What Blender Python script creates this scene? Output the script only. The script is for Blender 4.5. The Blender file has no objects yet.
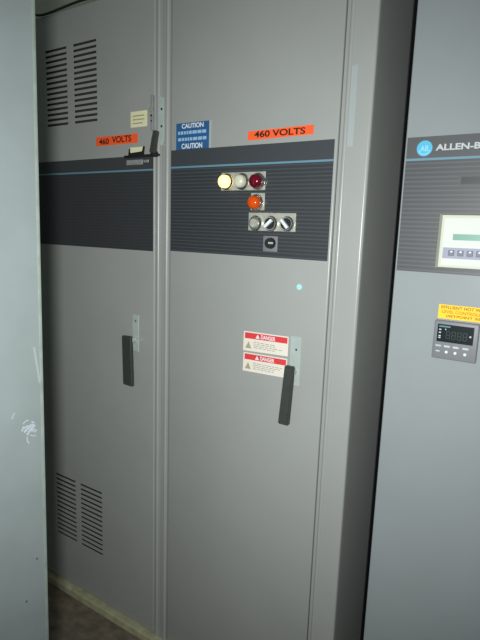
import bpy, bmesh, math, random
from mathutils import Vector, Matrix

random.seed(4)
scene = bpy.context.scene
col = scene.collection

# ---------------------------------------------------------------- camera
cam_data = bpy.data.cameras.new('camera')
cam = bpy.data.objects.new('camera', cam_data)
col.objects.link(cam)
cam_data.sensor_fit = 'HORIZONTAL'
cam_data.sensor_width = 36.0
cam_data.lens = 511.5 / 480 * 36.0
cam_data.clip_start = 0.02
EYE = 1.635
RT = Vector((0.83552708, 0.54850145, 0.03225924))
UP = Vector((-0.12324036, 0.12986775, 0.98384256))
FW = Vector((-0.53544964, 0.82600274, -0.17610554))
m = Matrix.Identity(4)
for i in range(3):
    m[i][0], m[i][1], m[i][2] = RT[i], UP[i], -FW[i]
m[0][3], m[1][3], m[2][3] = 0, 0, EYE
cam.matrix_world = m
scene.camera = cam

# ---------------------------------------------------------------- world, light, exposure
world = bpy.data.worlds.new('room_ambient')
scene.world = world
world.use_nodes = True
world.node_tree.nodes['Background'].inputs[0].default_value = (0.80, 0.92, 0.90, 1)
world.node_tree.nodes['Background'].inputs[1].default_value = 0.11

flash_data = bpy.data.lights.new('camera_flash', 'SPOT')     # the camera's own flash: a soft-edged beam along the view
flash_data.energy = 117
flash_data.color = (0.975, 1.0, 0.985)
flash_data.shadow_soft_size = 0.055
flash_data.spot_size = math.radians(106)
flash_data.spot_blend = 1.0
flash = bpy.data.objects.new('camera_flash', flash_data)
flash.location = (-0.06, -0.07, EYE - 0.02)
flash.rotation_euler = (FW + RT * 0.045 + UP * 0.025).to_track_quat('-Z', 'Y').to_euler()
col.objects.link(flash)

vs = scene.view_settings
vs.view_transform = 'Standard'
vs.look = 'None'
vs.exposure = 0.0
vs.gamma = 1.0
vs.use_curve_mapping = False

# ---------------------------------------------------------------- materials
def lin(c):
    return tuple(((v / 255) / 12.92 if v / 255 <= 0.04045 else ((v / 255 + 0.055) / 1.055) ** 2.4) for v in c) + (1,)

def mat(name, rgb, rough=0.5, metal=0.0, noise=0.0, nscale=6.0, bump=0.0, bscale=200.0, emit=None, estr=0.0,
        spec=0.5, transmission=0.0):
    m = bpy.data.materials.new(name)
    m.use_nodes = True
    nt = m.node_tree
    b = nt.nodes['Principled BSDF']
    b.inputs['Base Color'].default_value = lin(rgb)
    b.inputs['Roughness'].default_value = rough
    b.inputs['Metallic'].default_value = metal
    b.inputs['Specular IOR Level'].default_value = spec
    b.inputs['Transmission Weight'].default_value = transmission
    tc = nt.nodes.new('ShaderNodeTexCoord')
    if noise:
        n = nt.nodes.new('ShaderNodeTexNoise')
        n.inputs['Scale'].default_value = nscale
        n.inputs['Detail'].default_value = 5
        r = nt.nodes.new('ShaderNodeMapRange')
        r.inputs['From Min'].default_value = 0.3
        r.inputs['From Max'].default_value = 0.7
        r.inputs['To Min'].default_value = 1 - noise
        r.inputs['To Max'].default_value = 1 + noise
        h = nt.nodes.new('ShaderNodeHueSaturation')
        h.inputs['Color'].default_value = lin(rgb)
        nt.links.new(tc.outputs['Object'], n.inputs['Vector'])
        nt.links.new(n.outputs['Fac'], r.inputs['Value'])
        nt.links.new(r.outputs['Result'], h.inputs['Value'])
        nt.links.new(h.outputs['Color'], b.inputs['Base Color'])
    if bump:
        n2 = nt.nodes.new('ShaderNodeTexNoise')
        n2.inputs['Scale'].default_value = bscale
        bp = nt.nodes.new('ShaderNodeBump')
        bp.inputs['Strength'].default_value = bump
        bp.inputs['Distance'].default_value = 0.002
        nt.links.new(tc.outputs['Object'], n2.inputs['Vector'])
        nt.links.new(n2.outputs['Fac'], bp.inputs['Height'])
        nt.links.new(bp.outputs['Normal'], b.inputs['Normal'])
    if emit:
        b.inputs['Emission Color'].default_value = lin(emit)
        b.inputs['Emission Strength'].default_value = estr
    return m

def ribbed(name, dark, light, pitch, rough=0.45):
    """overlay with fine printed horizontal lines"""
    m = mat(name, dark, rough)
    nt = m.node_tree
    b = nt.nodes['Principled BSDF']
    tc = nt.nodes.new('ShaderNodeTexCoord')
    sp = nt.nodes.new('ShaderNodeSeparateXYZ')
    dv = nt.nodes.new('ShaderNodeMath'); dv.operation = 'DIVIDE'; dv.inputs[1].default_value = pitch
    fr = nt.nodes.new('ShaderNodeMath'); fr.operation = 'FRACT'
    pp = nt.nodes.new('ShaderNodeMath'); pp.operation = 'GREATER_THAN'; pp.inputs[1].default_value = 0.68
    mx = nt.nodes.new('ShaderNodeMix'); mx.data_type = 'RGBA'
    mx.inputs['A'].default_value = lin(dark)
    mx.inputs['B'].default_value = lin(light)
    nt.links.new(tc.outputs['Object'], sp.inputs[0])
    nt.links.new(sp.outputs['Z'], dv.inputs[0])
    nt.links.new(dv.outputs[0], fr.inputs[0])
    nt.links.new(fr.outputs[0], pp.inputs[0])
    nt.links.new(pp.outputs[0], mx.inputs['Factor'])
    nt.links.new(mx.outputs['Result'], b.inputs['Base Color'])
    return m

PAINT = mat('grey_enamel', (158, 161, 158), 0.30, noise=0.03, nscale=5, bump=0.05, bscale=350, spec=0.45)
PAINT_R = mat('blue_grey_enamel', (149, 156, 158), 0.30, noise=0.03, nscale=5, bump=0.05, bscale=350, spec=0.45)
PAINT_F = mat('pale_steel_enamel', (153, 164, 164), 0.5, noise=0.05, nscale=9, bump=0.06, bscale=120)
EDGE = mat('worn_green_edge', (150, 163, 155), 0.5, noise=0.12, nscale=30)
SCUFF = mat('scuffed_paint', (184, 196, 204), 0.7)
FAINT = mat('faint_scuff', (166, 177, 177), 0.7)
SPECK = mat('dark_speck', (60, 66, 68), 0.8)
BAND = mat('slate_overlay', (62, 66, 71), 0.5)
BANDL = mat('charcoal_overlay', (62, 65, 68), 0.5)
RIB = ribbed('slate_ribbed_overlay', (52, 56, 60), (68, 72, 77), 0.0108)
RIBL = ribbed('charcoal_ribbed_overlay', (54, 56, 59), (61, 63, 66), 0.0108)
BANDR = mat('grey_overlay', (81, 83, 85), 0.5)
RIBR = ribbed('grey_ribbed_overlay', (74, 76, 79), (88, 91, 94), 0.0108)
BLUE = mat('pale_blue_stripe', (100, 142, 160), 0.5)
BLACK = mat('black_rubber', (26, 27, 28), 0.6)
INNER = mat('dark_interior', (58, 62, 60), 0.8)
HANDLE = mat('charcoal_handle', (58, 62, 58), 0.5, noise=0.08, nscale=60)
PLATE = mat('zinc_plate', (172, 184, 180), 0.4, noise=0.06, nscale=40)
ZINC = mat('dull_zinc', (160, 162, 160), 0.45, metal=0.3, noise=0.14, nscale=45)
CHROME = mat('chrome', (215, 215, 210), 0.22, metal=1.0)
LEGEND = mat('aluminium_legend', (180, 180, 168), 0.4, metal=0.25, noise=0.2, nscale=70)
ORANGE = mat('orange_sticker', (255, 98, 44), 0.55, noise=0.04, nscale=40)
INK = mat('black_ink', (38, 22, 18), 0.6)
CREAM = mat('cream_sticker', (232, 230, 188), 0.6, noise=0.04, nscale=60)
GREYINK = mat('grey_ink', (168, 164, 128), 0.6)
NAVY = mat('blue_sticker', (46, 92, 142), 0.5, noise=0.06, nscale=60)
WHITE = mat('white_ink', (225, 236, 240), 0.6)
SKYINK = mat('pale_blue_ink', (150, 190, 225), 0.6)
RED = mat('red_ink', (222, 62, 66), 0.55)
STICK = mat('off_white_sticker', (234, 226, 214), 0.55)
STINK = mat('small_print_ink', (158, 165, 150), 0.6)
YEL = mat('yellow_sticker', (255, 204, 10), 0.55, noise=0.03, nscale=60)
YINK = mat('brown_ink', (130, 88, 16), 0.6)
RINK = mat('rust_ink', (214, 112, 20), 0.6)
CYAN = mat('cyan_emblem', (82, 182, 218), 0.5)
CYANL = mat('pale_cyan_ink', (150, 215, 235), 0.5)
SILVER = mat('silver_ink', (192, 198, 200), 0.5)
BEIGE = mat('ivory_plastic', (196, 200, 184), 0.5)
IVORY = mat('white_panel', (208, 212, 206), 0.5)
GREENLCD = mat('green_lcd', (118, 165, 148), 0.3)
LILAC = mat('lilac_keypad', (150, 152, 172), 0.5)
KEY = mat('grey_key', (112, 114, 130), 0.5)
CTRL = mat('grey_controller_plastic', (122, 124, 130), 0.5)
SCREEN = mat('dark_screen', (18, 30, 34), 0.25)
TEAL = mat('teal_ink', (88, 130, 132), 0.5)
DIM = mat('unlit_digit', (40, 58, 52), 0.4)
BAR = mat('dark_slot', (54, 56, 59), 0.4)
LENS_ON = mat('lit_amber_lens', (255, 240, 180), 0.3, emit=(255, 216, 120), estr=1.6)
LENS_W = mat('white_lens', (206, 208, 186), 0.25, noise=0.05, nscale=90)
LENS_R = mat('red_lens', (98, 8, 28), 0.15)
LENS_O = mat('orange_lens', (212, 78, 12), 0.12)
CABLE = mat('black_cable', (24, 25, 24), 0.6)
FLOOR = mat('stained_brown_floor', (112, 102, 88), 0.8, noise=0.35, nscale=22, bump=0.3, bscale=60)
PAD = mat('weathered_pad_edge', (172, 170, 138), 0.8, noise=0.22, nscale=26, bump=0.3, bscale=90)
WALL = mat('olive_grey_wall', (200, 206, 184), 0.8, noise=0.05, nscale=3)
DOT = mat('pale_cyan_dot', (165, 228, 230), 0.4)

# ---------------------------------------------------------------- helpers
def new():
    return bmesh.new()

def box(bm, x0, x1, y0, y1, z0, z1, bevel=0.0, seg=3, mi=0):
    r = bmesh.ops.create_cube(bm, size=1.0)
    vs_ = r['verts']
    for v in vs_:
        v.co = Vector(((x0 + x1) / 2 + v.co.x * (x1 - x0), (y0 + y1) / 2 + v.co.y * (y1 - y0), (z0 + z1) / 2 + v.co.z * (z1 - z0)))
    fs = set(f for v in vs_ for f in v.link_faces)
    for f in fs:
        f.material_index = mi
    if bevel:
        es = list(set(e for v in vs_ for e in v.link_edges))
        rb = bmesh.ops.bevel(bm, geom=es, offset=bevel, segments=seg, profile=0.5, affect='EDGES')
        for f in rb['faces']:
            f.material_index = mi
    return vs_

def cyl(bm, c, r0, r1, depth, axis='y', seg=28, mi=0):
    """cylinder or cone, base centred on c, running along -y (out of a cabinet front)"""
    rot = Matrix.Rotation(math.radians(90), 4, 'X') if axis == 'y' else Matrix.Identity(4)
    r = bmesh.ops.create_cone(bm, cap_ends=True, segments=seg, radius1=r0, radius2=r1, depth=depth)
    off = Vector((0, -depth / 2, 0)) if axis == 'y' else Vector((0, 0, depth / 2))
    for v in r['verts']:
        v.co = rot @ v.co + Vector(c) + off
    for f in set(f for v in r['verts'] for f in v.link_faces):
        f.material_index = mi
    return r['verts']

def profile(bm, pts, z0, z1):
    """closed (x, y) outline extruded from z0 to z1"""
    a = [bm.verts.new((x, y, z0)) for x, y in pts]
    b = [bm.verts.new((x, y, z1)) for x, y in pts]
    n = len(pts)
    bm.faces.new(a[::-1]); bm.faces.new(b)
    for i in range(n):
        bm.faces.new((a[i], a[(i + 1) % n], b[(i + 1) % n], b[i]))

def quadbar(bm, p, y0, y1):
    """closed outline of (x, z) points extruded in y"""
    a = [bm.verts.new((x, y0, z)) for x, z in p]
    b = [bm.verts.new((x, y1, z)) for x, z in p]
    n = len(p)
    bm.faces.new(a); bm.faces.new(b[::-1])
    for i in range(n):
        bm.faces.new((a[(i + 1) % n], a[i], b[i], b[(i + 1) % n]))

def link(name, bm, mats, root=None, parent=None, smooth=True):
    """ONE mesh object; vertices are given in room coordinates and stored relative to the thing's base"""
    bmesh.ops.recalc_face_normals(bm, faces=bm.faces[:])
    if root is not None:
        off = root.location
        for v in bm.verts:
            v.co -= off
    me = bpy.data.meshes.new(name)
    bm.to_mesh(me); bm.free()
    for mm in (mats if isinstance(mats, (list, tuple)) else [mats]):
        me.materials.append(mm)
    if smooth:
        me.shade_smooth()
        try:
            me.set_sharp_from_angle(angle=math.radians(35))
        except Exception:
            pass
    o = bpy.data.objects.new(name, me)
    col.objects.link(o)
    if root is not None:
        o.parent = parent if parent is not None else root
    return o

def tag(o, label, cat=None, group=None):
    o['label'] = label
    if cat: o['category'] = cat
    if group: o['group'] = group
    return o

def thing(name, loc, label, cat, group=None):
    o = bpy.data.objects.new(name, None)
    o.location = loc
    col.objects.link(o)
    return tag(o, label, cat, group)

def struct(o):
    o['kind'] = 'structure'
    return o

def letters(s, x0, x1, z0, z1, y, material, root, parent, bold=0.0, name='lettering', lines=None):
    """text fitted to the given rectangle, facing the aisle"""
    cu = bpy.data.curves.new('txt', 'FONT')
    cu.body = s
    cu.extrude = 0.002
    cu.offset = bold
    cu.align_x = 'CENTER'
    cu.space_line = 0.95
    t = bpy.data.objects.new('txt', cu)
    col.objects.link(t)
    bpy.context.view_layer.update()
    me = bpy.data.meshes.new_from_object(t.evaluated_get(bpy.context.evaluated_depsgraph_get()))
    bpy.data.objects.remove(t); bpy.data.curves.remove(cu)
    xs = [v.co.x for v in me.vertices]; ys = [v.co.y for v in me.vertices]
    ax, bx_, ay, by_ = min(xs), max(xs), min(ys), max(ys)
    bm = new(); bm.from_mesh(me); bpy.data.meshes.remove(me)
    for v in bm.verts:
        u = (v.co.x - ax) / (bx_ - ax); w = (v.co.y - ay) / (by_ - ay)
        v.co = Vector((x0 + u * (x1 - x0), y - (0.0004 if v.co.z > 0 else 0), z0 + w * (z1 - z0)))
    return link(name, bm, material, root, parent, smooth=False)

def small_print(bm, x0, x1, z0, z1, rows, y, fill=0.5, ragged=0.25):
    """rows of word-length dashes: print too small to read"""
    h = (z1 - z0) / rows
    for r in range(rows):
        zc = z1 - h * (r + 0.5)
        x = x0; end = x1 - random.random() * ragged * (x1 - x0)
        while x < end - 0.004:
            w = min(random.uniform(0.006, 0.018), end - x)
            box(bm, x, x + w, y - 0.0003, y, zc - h * fill / 2, zc + h * fill / 2)
            x += w + 0.003

# ---------------------------------------------------------------- the room
D = 1.33            # fronts of the line-up
TOP = 2.402
bm = new(); box(bm, -4.2, 2.2, -1.8, 2.12, -0.1, 0.0)
struct(link('floor', bm, FLOOR, smooth=False))
bm = new(); box(bm, -4.2, 2.2, 2.12, 2.22, 0, 3.25)
struct(link('wall_back', bm, WALL, smooth=False))
bm = new(); box(bm, -4.3, -4.2, -1.8, 2.22, 0, 3.25)
struct(link('wall_left', bm, WALL, smooth=False))
bm = new(); box(bm, -4.15, 2.2, D - 0.024, 2.0, 0.0005, 0.036, 0.004, 2)
struct(link('trim_1', bm, PAD, smooth=False))

# ---------------------------------------------------------------- cabinet pieces
ZB = 0.0362
def shell(root, x0, x1, z0, z1, paint, open_front=True, side_step=None):
    """sheet steel carcass, open at the front behind the door"""
    t = 0.012; yb = 1.93; yf = D + 0.022
    bm = new()
    box(bm, x0, x0 + t, yf, yb, z0, z1)
    if side_step:
        box(bm, x1 - t - 0.008, x1 - 0.008, side_step, yb, z0, z1)
        box(bm, x1 - t, x1, yf, side_step, z0, z1)
    else:
        box(bm, x1 - t, x1, yf, yb, z0, z1)
    box(bm, x0 + t, x1 - t, yf, yb, z1 - t, z1)
    box(bm, x0 + t, x1 - t, yf, yb, z0, z0 + t)
    box(bm, x0 + t, x1 - t - 0.008, yb - t, yb, z0 + t, z1 - t)
    link('cabinet_body', bm, paint, root)
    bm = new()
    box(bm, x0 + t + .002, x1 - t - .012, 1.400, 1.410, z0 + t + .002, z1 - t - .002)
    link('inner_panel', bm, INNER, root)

def stile(root, x0, x1, z0, z1, paint, hump=None, round_left=0.0, round_right=0.0):
    """front upright; hump = x of the rounded sealing ridge beside the door"""
    pts = []
    def arc(cx, cy, r, a0, a1, n=6):
        for i in range(n + 1):
            a = math.radians(a0 + (a1 - a0) * i / n)
            pts.append((cx + r * math.cos(a), cy + r * math.sin(a)))
    yf = D
    pts.append((x0, D + 0.022))
    if round_left:
        arc(x0 + round_left, yf + round_left, round_left, 180, 270)
    else:
        pts.append((x0, yf + 0.001))
    if hump is not None:
        r = 0.0070
        arc(hump, yf + 0.0035, r, 207, 333, 10)
    if round_right:
        arc(x1 - round_right, yf + round_right, round_right, 270, 360)
    else:
        pts.append((x1, yf + 0.001))
    pts.append((x1, D + 0.022))
    bm = new(); profile(bm, pts, z0, z1)
    return link('door_frame_post', bm, paint, root)

def door(root, x0, x1, z0, z1, paint, slots=()):
    bm = new(); box(bm, x0, x1, D, D + 0.02, z0, z1, 0.005, 4)
    o = link('door', bm, paint, root)
    if slots:
        # the door is folded sheet: hollow behind its 3 mm face
        bm = new(); box(bm, x0 + 0.02, x1 - 0.02, D + 0.003, D + 0.04, z0 + 0.02, z1 - 0.02)
        c0 = link('cutter', bm, paint, root)
        mod = o.modifiers.new('a', 'BOOLEAN'); mod.operation = 'DIFFERENCE'; mod.solver = 'EXACT'; mod.object = c0
        bm = new()
        for (a, b, zc, h) in slots:
            box(bm, a, b, D - 0.02, D + 0.04, zc - h / 2, zc + h / 2)
        c = link('cutter', bm, paint, root)
        mod = o.modifiers.new('b', 'BOOLEAN'); mod.operation = 'DIFFERENCE'; mod.solver = 'EXACT'; mod.object = c
        bpy.context.view_layer.update()
        me = bpy.data.meshes.new_from_object(o.evaluated_get(bpy.context.evaluated_depsgraph_get()))
        me.shade_flat(); o.modifiers.clear(); old = o.data; o.data = me; me.name = 'door'
        bpy.data.meshes.remove(old); cm = c.data
        bpy.data.objects.remove(c); bpy.data.meshes.remove(cm)
        cm = c0.data; bpy.data.objects.remove(c0); bpy.data.meshes.remove(cm)
    return o

def band(root, x0, x1, ztop, zline, zbot, plain, ribs):
    bm = new()
    box(bm, x0, x1, D - 0.0012, D + 0.0005, zline, ztop, mi=0)
    box(bm, x0, x1, D - 0.0012, D + 0.0005, zbot, zline, mi=1)
    o = link('control_panel_overlay', bm, [plain, ribs], root, smooth=False)
    bm = new(); box(bm, x0, x1, D - 0.0018, D - 0.0010, zline - 0.0028, zline + 0.0028)
    s = link('accent_stripe', bm, BLUE, root, o, smooth=False)
    s['label'] = 'thin pale blue stripe'
    return o

def sticker(name, root, x0, x1, z0, z1, m_, tilt=0.0, y=None, t=0.0006):
    y = D if y is None else y
    bm = new()
    quadbar(bm, [(x0, z0), (x1, z0 + tilt), (x1, z1 + tilt), (x0, z1)], y - t, y + 0.0002)
    return link(name, bm, m_, root, smooth=False)

# ---------------------------------------------------------------- left cabinet
left = thing('electrical_cabinet', (-1.645, 1.63, ZB),
             'grey steel electrical cabinet at left with slotted vents in its door',
             'cabinet', 'grey electrical cabinets in one line-up')
shell(left, -2.11, -1.189, ZB, TOP, PAINT)
slots = []
n = 15
for k in range(n):
    z = 2.268 - k * (2.268 - 2.003) / (n - 1)
    slots.append((-1.783, -1.660, z, 0.0088)); slots.append((-1.624, -1.500, z, 0.0088))
n = 14
for k in range(n):
    z = 0.546 - k * (0.546 - 0.268) / (n - 1)
    slots.append((-1.803, -1.673, z, 0.0095)); slots.append((-1.643, -1.510, z, 0.0095))
dl = door(left, -2.068, -1.2235, 0.043, TOP - 0.006, PAINT, slots)
def louvre_hoods(name, zs, cols_, root, parent):
    bm = new()
    for z, h in zs:
        for a, b in cols_:
            quad = [(D + 0.002, z + h), (D - 0.0035, z - h * 0.1), (D - 0.0025, z - h * 0.3), (D + 0.003, z + h * 0.6)]
            A = [bm.verts.new((a, y, zz)) for y, zz in quad]; B = [bm.verts.new((b, y, zz)) for y, zz in quad]
            bm.faces.new(A); bm.faces.new(B[::-1])
            for i in range(4):
                bm.faces.new((A[(i + 1) % 4], A[i], B[i], B[(i + 1) % 4]))
    return link(name, bm, PAINT, root, parent, smooth=False)
stile(left, -2.11, -2.071, ZB, TOP, PAINT)
stile(left, -1.2195, -1.1905, ZB, TOP, PAINT, hump=-1.2085)
band(left, -2.05, -1.2300, 1.8682, 1.8205, 1.5474, BANDL, RIBL)
# orange 460 VOLTS sticker
s = sticker('voltage_sticker', left, -1.509, -1.301, 1.9115, 1.9425, ORANGE)
s['label'] = 'orange sticker reading 460 VOLTS'
letters('460', -1.492, -1.442, 1.9155, 1.9355, D - 0.0007, INK, left, s, 0.02)
letters('VOLTS', -1.426, -1.332, 1.9175, 1.9395, D - 0.0007, INK, left, s, 0.02)
# cream note
s = sticker('cream_sticker', left, -1.334, -1.258, 1.9625, 2.0135, CREAM)
s['label'] = 'cream square sticker with three grey lines'
for q, zc in enumerate((1.999, 1.987, 1.975)):
    bm = new()
    box(bm, -1.324, -1.270 - 0.008 * (q == 2), D - 0.0010, D - 0.0006, zc - 0.002, zc + 0.002)
    link('small_print', bm, GREYINK, left, s, smooth=False)
# small label in black clip holder, bar and lever of the latch
bm = new()
quadbar(bm, [(-1.340, 1.893), (-1.344, 1.871), (-1.272, 1.871), (-1.268, 1.898), (-1.274, 1.898), (-1.279, 1.882), (-1.334, 1.879), (-1.335, 1.893)], D - 0.004, D)
s = link('label_holder', bm, BLACK, left, smooth=False)
bm = new(); box(bm, -1.334, -1.276, D - 0.0035, D, 1.876, 1.897)
link('card', bm, CREAM, left, s, smooth=False)
bm = new(); box(bm, -1.3535, -1.278, D - 0.003, D - 0.001, 1.839, 1.856, 0.0008, 1)
s = link('nameplate', bm, ZINC, left)
s['label'] = 'small grey metal nameplate'
bm = new(); box(bm, -1.274, -1.250, D - 0.003, D - 0.001, 1.845, 1.854, 0.0008, 1)
link('nameplate', bm, ZINC, left)
bm = new()
box(bm, -1.355, -1.196, D - 0.014, D - 0.004, 1.862, 1.8700, 0.002, 2)
box(bm, -1.225, -1.205, D - 0.022, D - 0.002, 1.860, 1.878, 0.003, 2)
link('latch_bar', bm, BLACK, left)
bm = new()
quadbar(bm, [(-1.219, 1.872), (-1.201, 1.870), (-1.187, 1.937), (-1.199, 1.940), (-1.203, 1.937)], D - 0.034, D - 0.018)
bmesh.ops.bevel(bm, geom=bm.edges[:], offset=0.002, segments=2, affect='EDGES')
link('latch_lever', bm, HANDLE, left)
bm = new()
box(bm, -1.2385, -1.2265, D - 0.004, D, 1.885, 1.925, 0.001, 1)
box(bm, -1.2345, -1.2245, D - 0.010, D, 1.945, 2.056, 0.002, 2)
box(bm, -1.2350, -1.2250, D - 0.016, D, 2.004, 2.016, 0.002, 2)
h = link('hasp', bm, ZINC, left)
for kz, kr in ((1.992, 0.0035), (1.975, 0.0028)):
    bm = new(); cyl(bm, (-1.230, D - 0.0095, kz), kr, kr, 0.002)
    link('keyhole', bm, BLACK, left, h)
bm = new()
quadbar(bm, [(-1.193, 2.048), (-1.179, 2.044), (-1.177, 1.915), (-1.186, 1.895), (-1.197, 1.900), (-1.199, 2.040)], D - 0.009, D - 0.001)
bmesh.ops.bevel(bm, geom=bm.edges[:], offset=0.0015, segments=2, affect='EDGES')
h = link('strike_plate', bm, PLATE, left)
for kz in (2.008, 1.955):
    bm = new(); cyl(bm, (-1.186, D - 0.0085, kz), 0.0038, 0.0038, 0.0015)
    link('screw_hole', bm, BLACK, left, h)
# door handle
def lever_handle(root, px0, px1, pz0, pz1, pts, pivot, holes, hs):
    bm = new(); box(bm, px0, px1, D - 0.003, D, pz0, pz1, 0.001, 1)
    p = link('handle_plate', bm, PLATE, root)
    p['label'] = 'pale zinc plate behind the handle'
    for (hx, hz) in holes:
        bm = new(); cyl(bm, (hx, D - 0.0028, hz), 0.0032, 0.0032, 0.0008, seg=14)
        link('screw_hole', bm, BLACK, root, p)
    bm = new(); cyl(bm, (pivot[0], D - 0.0028, pivot[1]), 0.011, 0.010, 0.022)
    link('pivot', bm, PLATE, root, p)
    bm = new(); quadbar(bm, pts, D - hs - 0.013, D - hs)
    bmesh.ops.bevel(bm, geom=bm.edges[:], offset=0.003, segments=3, affect='EDGES')
    g = link('handle', bm, HANDLE, root)
    g['label'] = 'dark grey flat lever handle'
    return g
lever_handle(left, -1.328, -1.297, 1.178, 1.315, [(-1.347, 1.054), (-1.300, 1.052), (-1.306, 1.239), (-1.352, 1.237)],
             (-1.318, 1.222), [(-1.312, 1.292)], 0.023)
bm = new()
box(bm, -1.312, -1.279, D - 0.008, D, 1.2255, 1.2295, 0.001, 1)
box(bm, -1.318, -1.300, D - 0.006, D, 1.206, 1.210, 0.001, 1)
link('latch_pin', bm, PLATE, left)

# ---------------------------------------------------------------- middle cabinet
mid = thing('electrical_cabinet', (-0.835, 1.63, ZB),
            'grey steel electrical cabinet in the middle with pilot lights and red DANGER stickers',
            'cabinet', 'grey electrical cabinets in one line-up')
shell(mid, -1.187, -0.4822, ZB, TOP, PAINT, side_step=1.605)
stile(mid, -1.1885, -1.1585, ZB, TOP, PAINT, hump=-1.1705)
stile(mid, -0.5660, -0.4822, ZB, TOP, PAINT, hump=-0.5510, round_right=0.008)
dm = door(mid, -1.1545, -0.5705, 0.043, TOP - 0.006, PAINT)
bm = new(); box(bm, -0.4885, -0.4800, 1.607, 1.72, ZB, TOP)  # added black strip, stands in for the deep shade in the gap
link('gap_shade_strip', bm, BLACK, mid)
band(mid, -1.1510, -0.5790, 1.8780, 1.8237, 1.5530, BAND, RIB)

s = sticker('voltage_sticker', mid, -0.855, -0.643, 1.8915, 1.9165, ORANGE, tilt=0.0035)
s['label'] = 'orange sticker reading 460 VOLTS'
letters('460 VOLTS', -0.833, -0.668, 1.8975, 1.9155, D - 0.0007, INK, mid, s, 0.025)

bm = new(); box(bm, -1.1303, -0.998, D - 0.0008, D + .0002, 1.8782, 1.9595)
s = link('caution_sticker', bm, NAVY, mid, smooth=False)
s['label'] = 'blue sticker with CAUTION in white at top and bottom'
letters('CAUTION', -1.107, -1.020, 1.9425, 1.9570, D - 0.0008, WHITE, mid, s, 0.02)
letters('CAUTION', -1.107, -1.024, 1.8805, 1.8965, D - 0.0008, WHITE, mid, s, 0.02)
bm = new()
small_print(bm, -1.122, -1.004, 1.9215, 1.9375, 1, D - 0.0008, 0.6, 0)
small_print(bm, -1.122, -1.008, 1.9015, 1.9175, 1, D - 0.0008, 0.6, 0)
link('small_print', bm, SKYINK, mid, s, smooth=False)
bm = new(); box(bm, -0.998, -0.990, D - 0.0006, D, 1.8782, 1.9595)
link('sticker_edge', bm, FAINT, mid, s, smooth=False)

# pilot lights
def legend(x0, x1, z0, z1):
    bm = new(); box(bm, x0, x1, D - 0.0035, D - 0.001, z0, z1, 0.001, 1)
    p = link('legend_plate', bm, LEGEND, mid)
    w = 0.055; k = max(1, round((x1 - x0) / w))
    for i in range(k):
        a = x0 + (x1 - x0) * i / k
        bm = new(); box(bm, a + 0.014, a + 0.040, D - 0.0040, D - 0.0034, z1 - 0.0075, z1 - 0.0035)
        link('small_print', bm, STINK, mid, p, smooth=False)
legend(-0.946, -0.788, 1.7480, 1.8015)
legend(-0.836, -0.788, 1.6900, 1.7400)
legend(-0.8415, -0.6820, 1.6300, 1.6830)
def pilot(x, z, lens, label):
    bm = new()
    cyl(bm, (x, D - 0.003, z), 0.0245, 0.0245, 0.006)
    cyl(bm, (x, D - 0.009, z), 0.0225, 0.0195, 0.006)
    p = link('pilot_light', bm, CHROME, mid)
    p['label'] = label
    bm = new()
    N = 28; prof = [(0.0195, 0.0), (0.0195, 0.010), (0.0185, 0.015), (0.0155, 0.019), (0.0105, 0.0215), (0.005, 0.0225)]
    rings = [[bm.verts.new((x + r * math.cos(2 * math.pi * i / N), D - 0.013 - d, z + r * math.sin(2 * math.pi * i / N))) for i in range(N)] for r, d in prof]
    for a, b in zip(rings, rings[1:]):
        for i in range(N):
            bm.faces.new((a[i], a[(i + 1) % N], b[(i + 1) % N], b[i]))
    bm.faces.new(rings[-1]); bm.faces.new(rings[0][::-1])
    link('lens', bm, lens, mid, p)
pilot(-0.9220, 1.7735, LENS_ON, 'glowing pale yellow pilot light')
pilot(-0.8665, 1.7735, LENS_W, 'unlit white pilot light')
pilot(-0.8110, 1.7730, LENS_R, 'dark red pilot light')
pilot(-0.8140, 1.7120, LENS_O, 'orange pilot light below the red one')
# selector switches
def selector(x, z, ang, button=False):
    bm = new()
    cyl(bm, (x, D - 0.003, z), 0.0225, 0.0225, 0.007)
    cyl(bm, (x, D - 0.010, z), 0.0215, 0.0185, 0.006)
    p = link('push_button' if button else 'selector_switch', bm, CHROME, mid)
    if button:
        bm = new(); cyl(bm, (x, D - 0.0155, z), 0.0135, 0.0125, 0.006)
        link('button_cap', bm, LEGEND, mid, p)
        return
    bm = new(); cyl(bm, (x, D - 0.0155, z), 0.0165, 0.0155, 0.004)
    link('knob_base', bm, BLACK, mid, p)
    bm = new(); box(bm, x - 0.0155, x + 0.0155, D - 0.030, D - 0.019, z - 0.0042, z + 0.0042, 0.0015, 2)
    M_ = Matrix.Translation((x, 0, z)) @ Matrix.Rotation(math.radians(ang), 4, 'Y') @ Matrix.Translation((-x, 0, -z))
    bmesh.ops.transform(bm, matrix=M_, verts=bm.verts)
    link('knob_lever', bm, WHITE, mid, p)
selector(-0.8130, 1.6520, 0, True)
selector(-0.7600, 1.6520, -42)
selector(-0.7065, 1.6520, 48)
bm = new(); box(bm, -0.787, -0.738, D - 0.004, D - 0.001, 1.570, 1.616, 0.002, 2)
p = link('key_switch', bm, CTRL, mid)
bm = new()
cyl(bm, (-0.760, D - 0.0035, 1.595), 0.0165, 0.0150, 0.012)
link('lock_barrel', bm, BLACK, mid, p)
bm = new(); box(bm, -0.7615, -0.7455, D - 0.0175, D - 0.015, 1.5935, 1.5985)
link('key_slot', bm, PLATE, mid, p)

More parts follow.
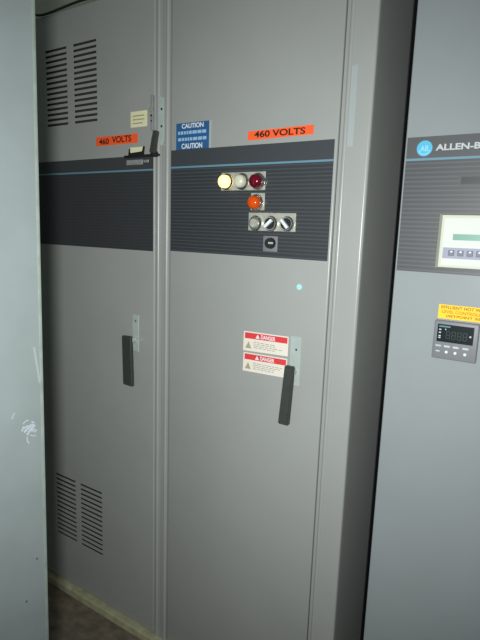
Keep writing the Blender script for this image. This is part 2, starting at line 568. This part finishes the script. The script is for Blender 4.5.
# DANGER stickers
def danger(corners, root):
    (ax, az), (bx_, bz), (cx, cz), (dx, dz) = corners      # TL TR BR BL
    def P(u, w):
        x = (ax * (1 - u) + bx_ * u) * (1 - w) + (dx * (1 - u) + cx * u) * w
        z = (az * (1 - u) + bz * u) * (1 - w) + (dz * (1 - u) + cz * u) * w
        return x, z
    bm = new(); quadbar(bm, [P(0, 1), P(1, 1), P(1, 0), P(0, 0)], D - 0.0008, D + 0.0002)
    s = link('danger_sticker', bm, STICK, root, smooth=False)
    s['label'] = 'white sticker with a red DANGER header'
    bm = new(); quadbar(bm, [P(.03, .36), P(.98, .36), P(.98, .06), P(.03, .06)], D - 0.0011, D - 0.0007)
    link('red_header', bm, RED, root, s, smooth=False)
    x0, z0 = P(.40, .31); x1, z1 = P(.72, .12)
    letters('DANGER', x0, x1, z0, z1, D - 0.0011, WHITE, root, s, 0.02)
    bm = new(); t0, t1, t2 = P(.28, .31), P(.37, .31), P(.325, .10)
    quadbar(bm, [t0, t1, t2], D - 0.0014, D - 0.001)
    link('alert_symbol', bm, WHITE, root, s, smooth=False)
    t0, t1, t2 = P(.05, .86), P(.19, .86), P(.12, .50)
    bm = new()
    quadbar(bm, [t0, t1, t2], D - 0.0011, D - 0.0007)
    link('warning_triangle', bm, GREYINK, root, s, smooth=False)
    bm = new()
    xa, za = P(.24, .47); xb, zb = P(.94, .90)
    small_print(bm, xa, xb, zb, za, 4, D - 0.0008, 0.38, 0.35)
    link('small_print', bm, STINK, root, s, smooth=False)
danger([(-0.8455, 1.3195), (-0.6875, 1.3225), (-0.6875, 1.2625), (-0.8465, 1.2570)], mid)
danger([(-0.8440, 1.2515), (-0.6885, 1.2545), (-0.6885, 1.1950), (-0.8455, 1.1910)], mid)
lever_handle(mid, -0.6800, -0.6440, 1.178, 1.328, [(-0.6925, 1.060), (-0.6585, 1.060), (-0.6490, 1.243), (-0.6790, 1.243)],
             (-0.664, 1.222), [(-0.6590, 1.288), (-0.6565, 1.222)], 0.023)
bm = new(); cyl(bm, (-0.6607, D + 0.0002, 1.4738), 0.0085, 0.0085, 0.0022, seg=24)
o = link('round_cap', bm, DOT, mid); o['label'] = 'tiny round pale cyan cap'
bm = new(); box(bm, -0.5630 + 0.019, -0.5270, D - 0.0004, D + 0.0016, 1.856, 2.056)
o = link('faded_strip', bm, mat('faded_strip_paint', (163, 172, 172), 0.5), mid, smooth=False)
o['label'] = 'faint paler vertical strip'

# ---------------------------------------------------------------- right cabinet
right = thing('electrical_cabinet', (-0.08, 1.63, ZB),
              'blue-grey steel drive cabinet at right edge with ALLEN-BRADLEY band, keypad and yellow sticker',
              'cabinet', 'grey electrical cabinets in one line-up')
shell(right, -0.3905, 0.265, ZB, TOP, PAINT_R)
bm = new(); box(bm, -0.3905, 0.265, D, D + 0.0215, 0.043, TOP - 0.006, 0.004, 4)
link('door', bm, PAINT_R, right)
band(right, -0.3855, 0.255, 1.8685, 1.8155, 1.5420, BANDR, RIBR)
bm = new(); cyl(bm, (-0.3425, D - 0.0012, 1.8410), 0.0185, 0.0185, 0.0008, seg=40)
lg = link('round_emblem', bm, CYAN, right); lg['label'] = 'round cyan emblem with letters AB'
letters('AB', -0.3525, -0.3330, 1.8345, 1.8475, D - 0.0020, CYANL, right, lg, 0.01)
bm = new()
N = 16
for rr, a0, a1 in ((0.0150, 200, 340),):
    pr = [(-0.3425 + r * math.cos(math.radians(a0 + (a1 - a0) * i / N)), 1.8410 + r * math.sin(math.radians(a0 + (a1 - a0) * i / N))) for r, rng in ((rr, range(N + 1)), (rr - 0.0018, range(N, -1, -1))) for i in rng]
    quadbar(bm, pr, D - 0.0024, D - 0.0019)
link('emblem_arc', bm, CYANL, right, lg, smooth=False)
letters('ALLEN-BRADLEY', -0.3165, -0.122, 1.8345, 1.8490, D - 0.0013, SILVER, right, lg, 0.03)
bm = new(); box(bm, -0.2560, -0.090, D - 0.0022, D - 0.0010, 1.7520, 1.7745)
sl = link('display_slot', bm, BANDR, right, smooth=False)
bm = new(); box(bm, -0.2510, -0.094, D - 0.0026, D - 0.0020, 1.7550, 1.7715)
link('slot_window', bm, BAR, right, sl, smooth=False)
# keypad module
bm = new()
z0, z1, c = 1.5545, 1.6865, 0.004
a = [bm.verts.new(v) for v in ((-0.2920, D, z0), (-0.050, D, z0), (-0.050, D, z1), (-0.2920, D, z1))]
b = [bm.verts.new(v) for v in ((-0.2820, D - 0.014, z0 + c), (-0.0575, D - 0.014, z0 + c), (-0.0575, D - 0.014, z1 - c), (-0.2820, D - 0.014, z1 - c))]
bm.faces.new(b)
for i in range(4):
    bm.faces.new((a[i], a[(i + 1) % 4], b[(i + 1) % 4], b[i]))
bm.faces.new(a[::-1])
kp = link('keypad_module', bm, BEIGE, right, smooth=False)
kp['label'] = 'ivory keypad module with green display strip'
def on_kp(name, x0, x1, z0, z1, m_, y=0.014, t=0.0006, bev=0.0):
    bm = new(); box(bm, x0, x1, D - y - t, D - y + 0.0002, z0, z1, bev, 1)
    return link(name, bm, m_, right, kp, smooth=False)
on_kp('face_plate', -0.2760, -0.0640, 1.5640, 1.6760, IVORY)
on_kp('lcd_display', -0.2540, -0.0860, 1.6240, 1.6385, GREENLCD, 0.0146)
on_kp('keypad_strip', -0.2740, -0.0660, 1.5800, 1.6060, LILAC, 0.0146)
for i in range(8):
    x = -0.2540 + i * 0.0208
    bm = new(); box(bm, x - 0.0068, x + 0.0068, D - 0.0166, D - 0.0152, 1.5865, 1.6000, 0.001, 1)
    link('key', bm, KEY, right, kp)
bm = new()
for i in range(8):
    x = -0.2540 + i * 0.0208
    quadbar(bm, [(x - 0.003, 1.5950), (x + 0.0035, 1.5950), (x + 0.0015, 1.5990), (x - 0.001, 1.5985)], D - 0.0170, D - 0.0166)
link('key_marks', bm, WHITE, right, kp, smooth=False)
# yellow sticker
s = sticker('yellow_sticker', right, -0.2725, -0.1520, 1.4310, 1.4660, YEL)
s['label'] = 'yellow sticker with three lines of print'
letters('EFFLUENT HOT WELL', -0.2665, -0.1600, 1.4560, 1.4635, D - 0.0007, YINK, right, s, 0.02)
letters('LEVEL CONTROLLER', -0.2640, -0.1620, 1.4450, 1.4525, D - 0.0007, RINK, right, s, 0.02)
letters('(SETPOINT 50)', -0.2530, -0.1720, 1.4335, 1.4415, D - 0.0007, YINK, right, s, 0.02)
# process controller
bm = new(); box(bm, -0.2765, -0.1735, D - 0.012, D + 0.001, 1.3310, 1.4270, 0.003, 3)
pc = link('process_controller', bm, CTRL, right)
pc['label'] = 'small grey process controller with dark display'
def on_pc(name, x0, x1, z0, z1, m_, y=0.012, t=0.0006):
    bm = new(); box(bm, x0, x1, D - y - t, D - y + 0.0002, z0, z1)
    return link(name, bm, m_, right, pc, smooth=False)
on_pc('display', -0.2680, -0.1840, 1.3745, 1.4185, SCREEN)
on_pc('brand_strip', -0.2645, -0.2380, 1.4115, 1.4150, TEAL, 0.0126)
for (xa, xb, za, zb) in [(-0.2640, -0.2590, zc - 0.0015, zc + 0.0015) for zc in (1.4050, 1.3975, 1.3890, 1.3845)] + [(-0.1930, -0.1890, 1.3930, 1.3970), (-0.2500, -0.2475, 1.4050, 1.4080)]:
    bm = new(); box(bm, xa, xb, D - 0.0130, D - 0.0125, za, zb)
    link('indicator', bm, SILVER, right, pc, smooth=False)
bm = new()
for xd in (-0.2420, -0.2290, -0.2160, -0.2030):
    for (dx, dz, w, h) in ((0, 0.009, .008, .0015), (0, 0, .008, .0015), (0, -0.009, .008, .0015), (-0.004, 0.0045, .0015, .008), (0.004, 0.0045, .0015, .008), (-0.004, -0.0045, .0015, .008), (0.004, -0.0045, .0015, .008)):
        box(bm, xd + dx - w / 2, xd + dx + w / 2, D - 0.0130, D - 0.0125, 1.3930 + dz - h / 2, 1.3930 + dz + h / 2)
link('unlit_digits', bm, DIM, right, pc, smooth=False)
for i, x in enumerate((-0.2625, -0.2420, -0.2215, -0.1990)):
    bm = new(); box(bm, x - 0.0070, x + 0.0070, D - 0.0132, D - 0.0118, 1.3615, 1.3665, 0.0006, 1)
    link('key_legend', bm, SILVER if i else PLATE, right, pc)
    bm = new(); 
    if i: cyl(bm, (x, D - 0.0118, 1.3500), 0.0038, 0.0032, 0.0022, seg=20)
    else: box(bm, x - 0.005, x + 0.005, D - 0.0132, D - 0.0118, 1.3485, 1.3520, 0.0006, 1)
    link('key', bm, WHITE if i else SILVER, right, pc)

# ---------------------------------------------------------------- foreground cabinet on the left
fg = thing('steel_cabinet', (-1.35, 0.40, 0.001),
           'pale blue-grey steel cabinet side in the left foreground with a white scuff mark', 'cabinet')
FX = -1.10
bm = new(); box(bm, -1.62, FX - 0.004, 0.02, 0.741, 0.003, 2.45, 0.004, 2)
link('cabinet_body', bm, PAINT_F, fg)
bm = new(); box(bm, FX - 0.0235, FX, 0.0, 0.7620, 0.012, 2.44, 0.003, 3)
link('side_panel', bm, PAINT_F, fg)
bm = new(); box(bm, FX - 0.012, FX + 0.0006, 0.7530, 0.7630, 0.014, 2.438, 0.002, 2)
o = link('edge_strip', bm, EDGE, fg); o['label'] = 'worn greenish edge strip'
# scuff strokes lying on the side panel
bm = new()
stroke_n = [0]
def stroke(bm, pts, w):
    for (y0, z0), (y1, z1) in zip(pts, pts[1:]):
        d = Vector((y1 - y0, z1 - z0)); L = d.length; nrm = Vector((-d.y, d.x)) / L * w / 2
        q = [(y0 - nrm.x, z0 - nrm.y), (y1 - nrm.x, z1 - nrm.y), (y1 + nrm.x, z1 + nrm.y), (y0 + nrm.x, z0 + nrm.y)]
        stroke_n[0] += 1; e = 0.0003 + 0.00004 * stroke_n[0]
        A = [bm.verts.new((FX - e, y, z)) for y, z in q]; B = [bm.verts.new((FX + e, y, z)) for y, z in q]
        bm.faces.new(A); bm.faces.new(B[::-1])
        for i in range(4):
            bm.faces.new((A[(i + 1) % 4], A[i], B[i], B[(i + 1) % 4]))
SY, SZ = 0.724, 1.116
for pts, w in (([(-.022, .028), (-.014, .034), (-.006, .034)], .003), ([(-.020, .016), (-.010, .020), (.000, .012)], .004),
               ([(.002, .028), (.010, .022)], .004), ([(-.008, .002), (.002, .010), (.012, .016)], .006), ([(-.012, -.004), (-.004, .004)], .005),
               ([(-.012, -.008), (-.011, -.020), (-.006, -.028)], .003), ([(-.003, -.006), (.006, -.012), (.014, -.012)], .0025),
               ([(-.018, .004), (-.014, .010)], .003), ([(.004, .002), (.010, .008)], .003), ([(-.010, .012), (.002, .020), (.008, .014)], .006), ([(-.020, .006), (-.010, .012)], .006), ([(.000, .004), (.006, .006)], .008), ([(-.026, .010), (-.020, .022)], .003), ([(.008, -.002), (.016, .002)], .004)):
    stroke(bm, [(SY + a, SZ + b) for a, b in pts], w)
link('scuff_mark', bm, SCUFF, fg, smooth=False)
for pp_ in ([(0.738, 1.335), (0.746, 1.28), (0.752, 1.24)], [(0.6725, 1.165), (0.6800, 1.18)]):
    bm = new(); stroke(bm, pp_, 0.005)
    link('scuff_mark', bm, FAINT, fg, smooth=False)
for y, z in ((0.730, 0.760), (0.696, 0.655)):
    bm = new(); stroke(bm, [(y, z), (y + 0.0035, z)], 0.004)
    link('speck', bm, SPECK, fg, smooth=False)
fg.rotation_euler = (math.radians(-0.95), 0, 0)

# ---------------------------------------------------------------- cable along the top of the left cabinet
cu = bpy.data.curves.new('cable', 'CURVE'); cu.dimensions = '3D'
sp = cu.splines.new('NURBS')
pts = [(-1.95, D + .10, 3.0), (-1.90, D + .04, 2.75), (-1.865, D + .01, 2.52), (-1.850, D - .005, TOP + .03), (-1.825, D - .008, TOP - .006), (-1.74, D - .009, TOP - .008),
       (-1.66, D - .008, TOP - .002), (-1.58, D + .002, TOP + .009), (-1.50, D + .01, TOP + .010), (-1.40, D + .06, TOP + .012), (-1.35, D + .25, TOP + .010), (-1.33, D + .5, TOP + .010)]
sp.points.add(len(pts) - 1)
for p_, c_ in zip(sp.points, pts): p_.co = (*c_, 1)
sp.order_u = 4; sp.use_endpoint_u = True
cu.bevel_depth = 0.0042; cu.bevel_resolution = 3
t = bpy.data.objects.new('t', cu); col.objects.link(t)
bpy.context.view_layer.update()
me = bpy.data.meshes.new_from_object(t.evaluated_get(bpy.context.evaluated_depsgraph_get()))
bpy.data.objects.remove(t)
me.materials.clear(); me.materials.append(CABLE)
o = bpy.data.objects.new('cable', me); col.objects.link(o)
tag(o, 'thin black cable running along the top front edge of the left cabinet', 'cable')
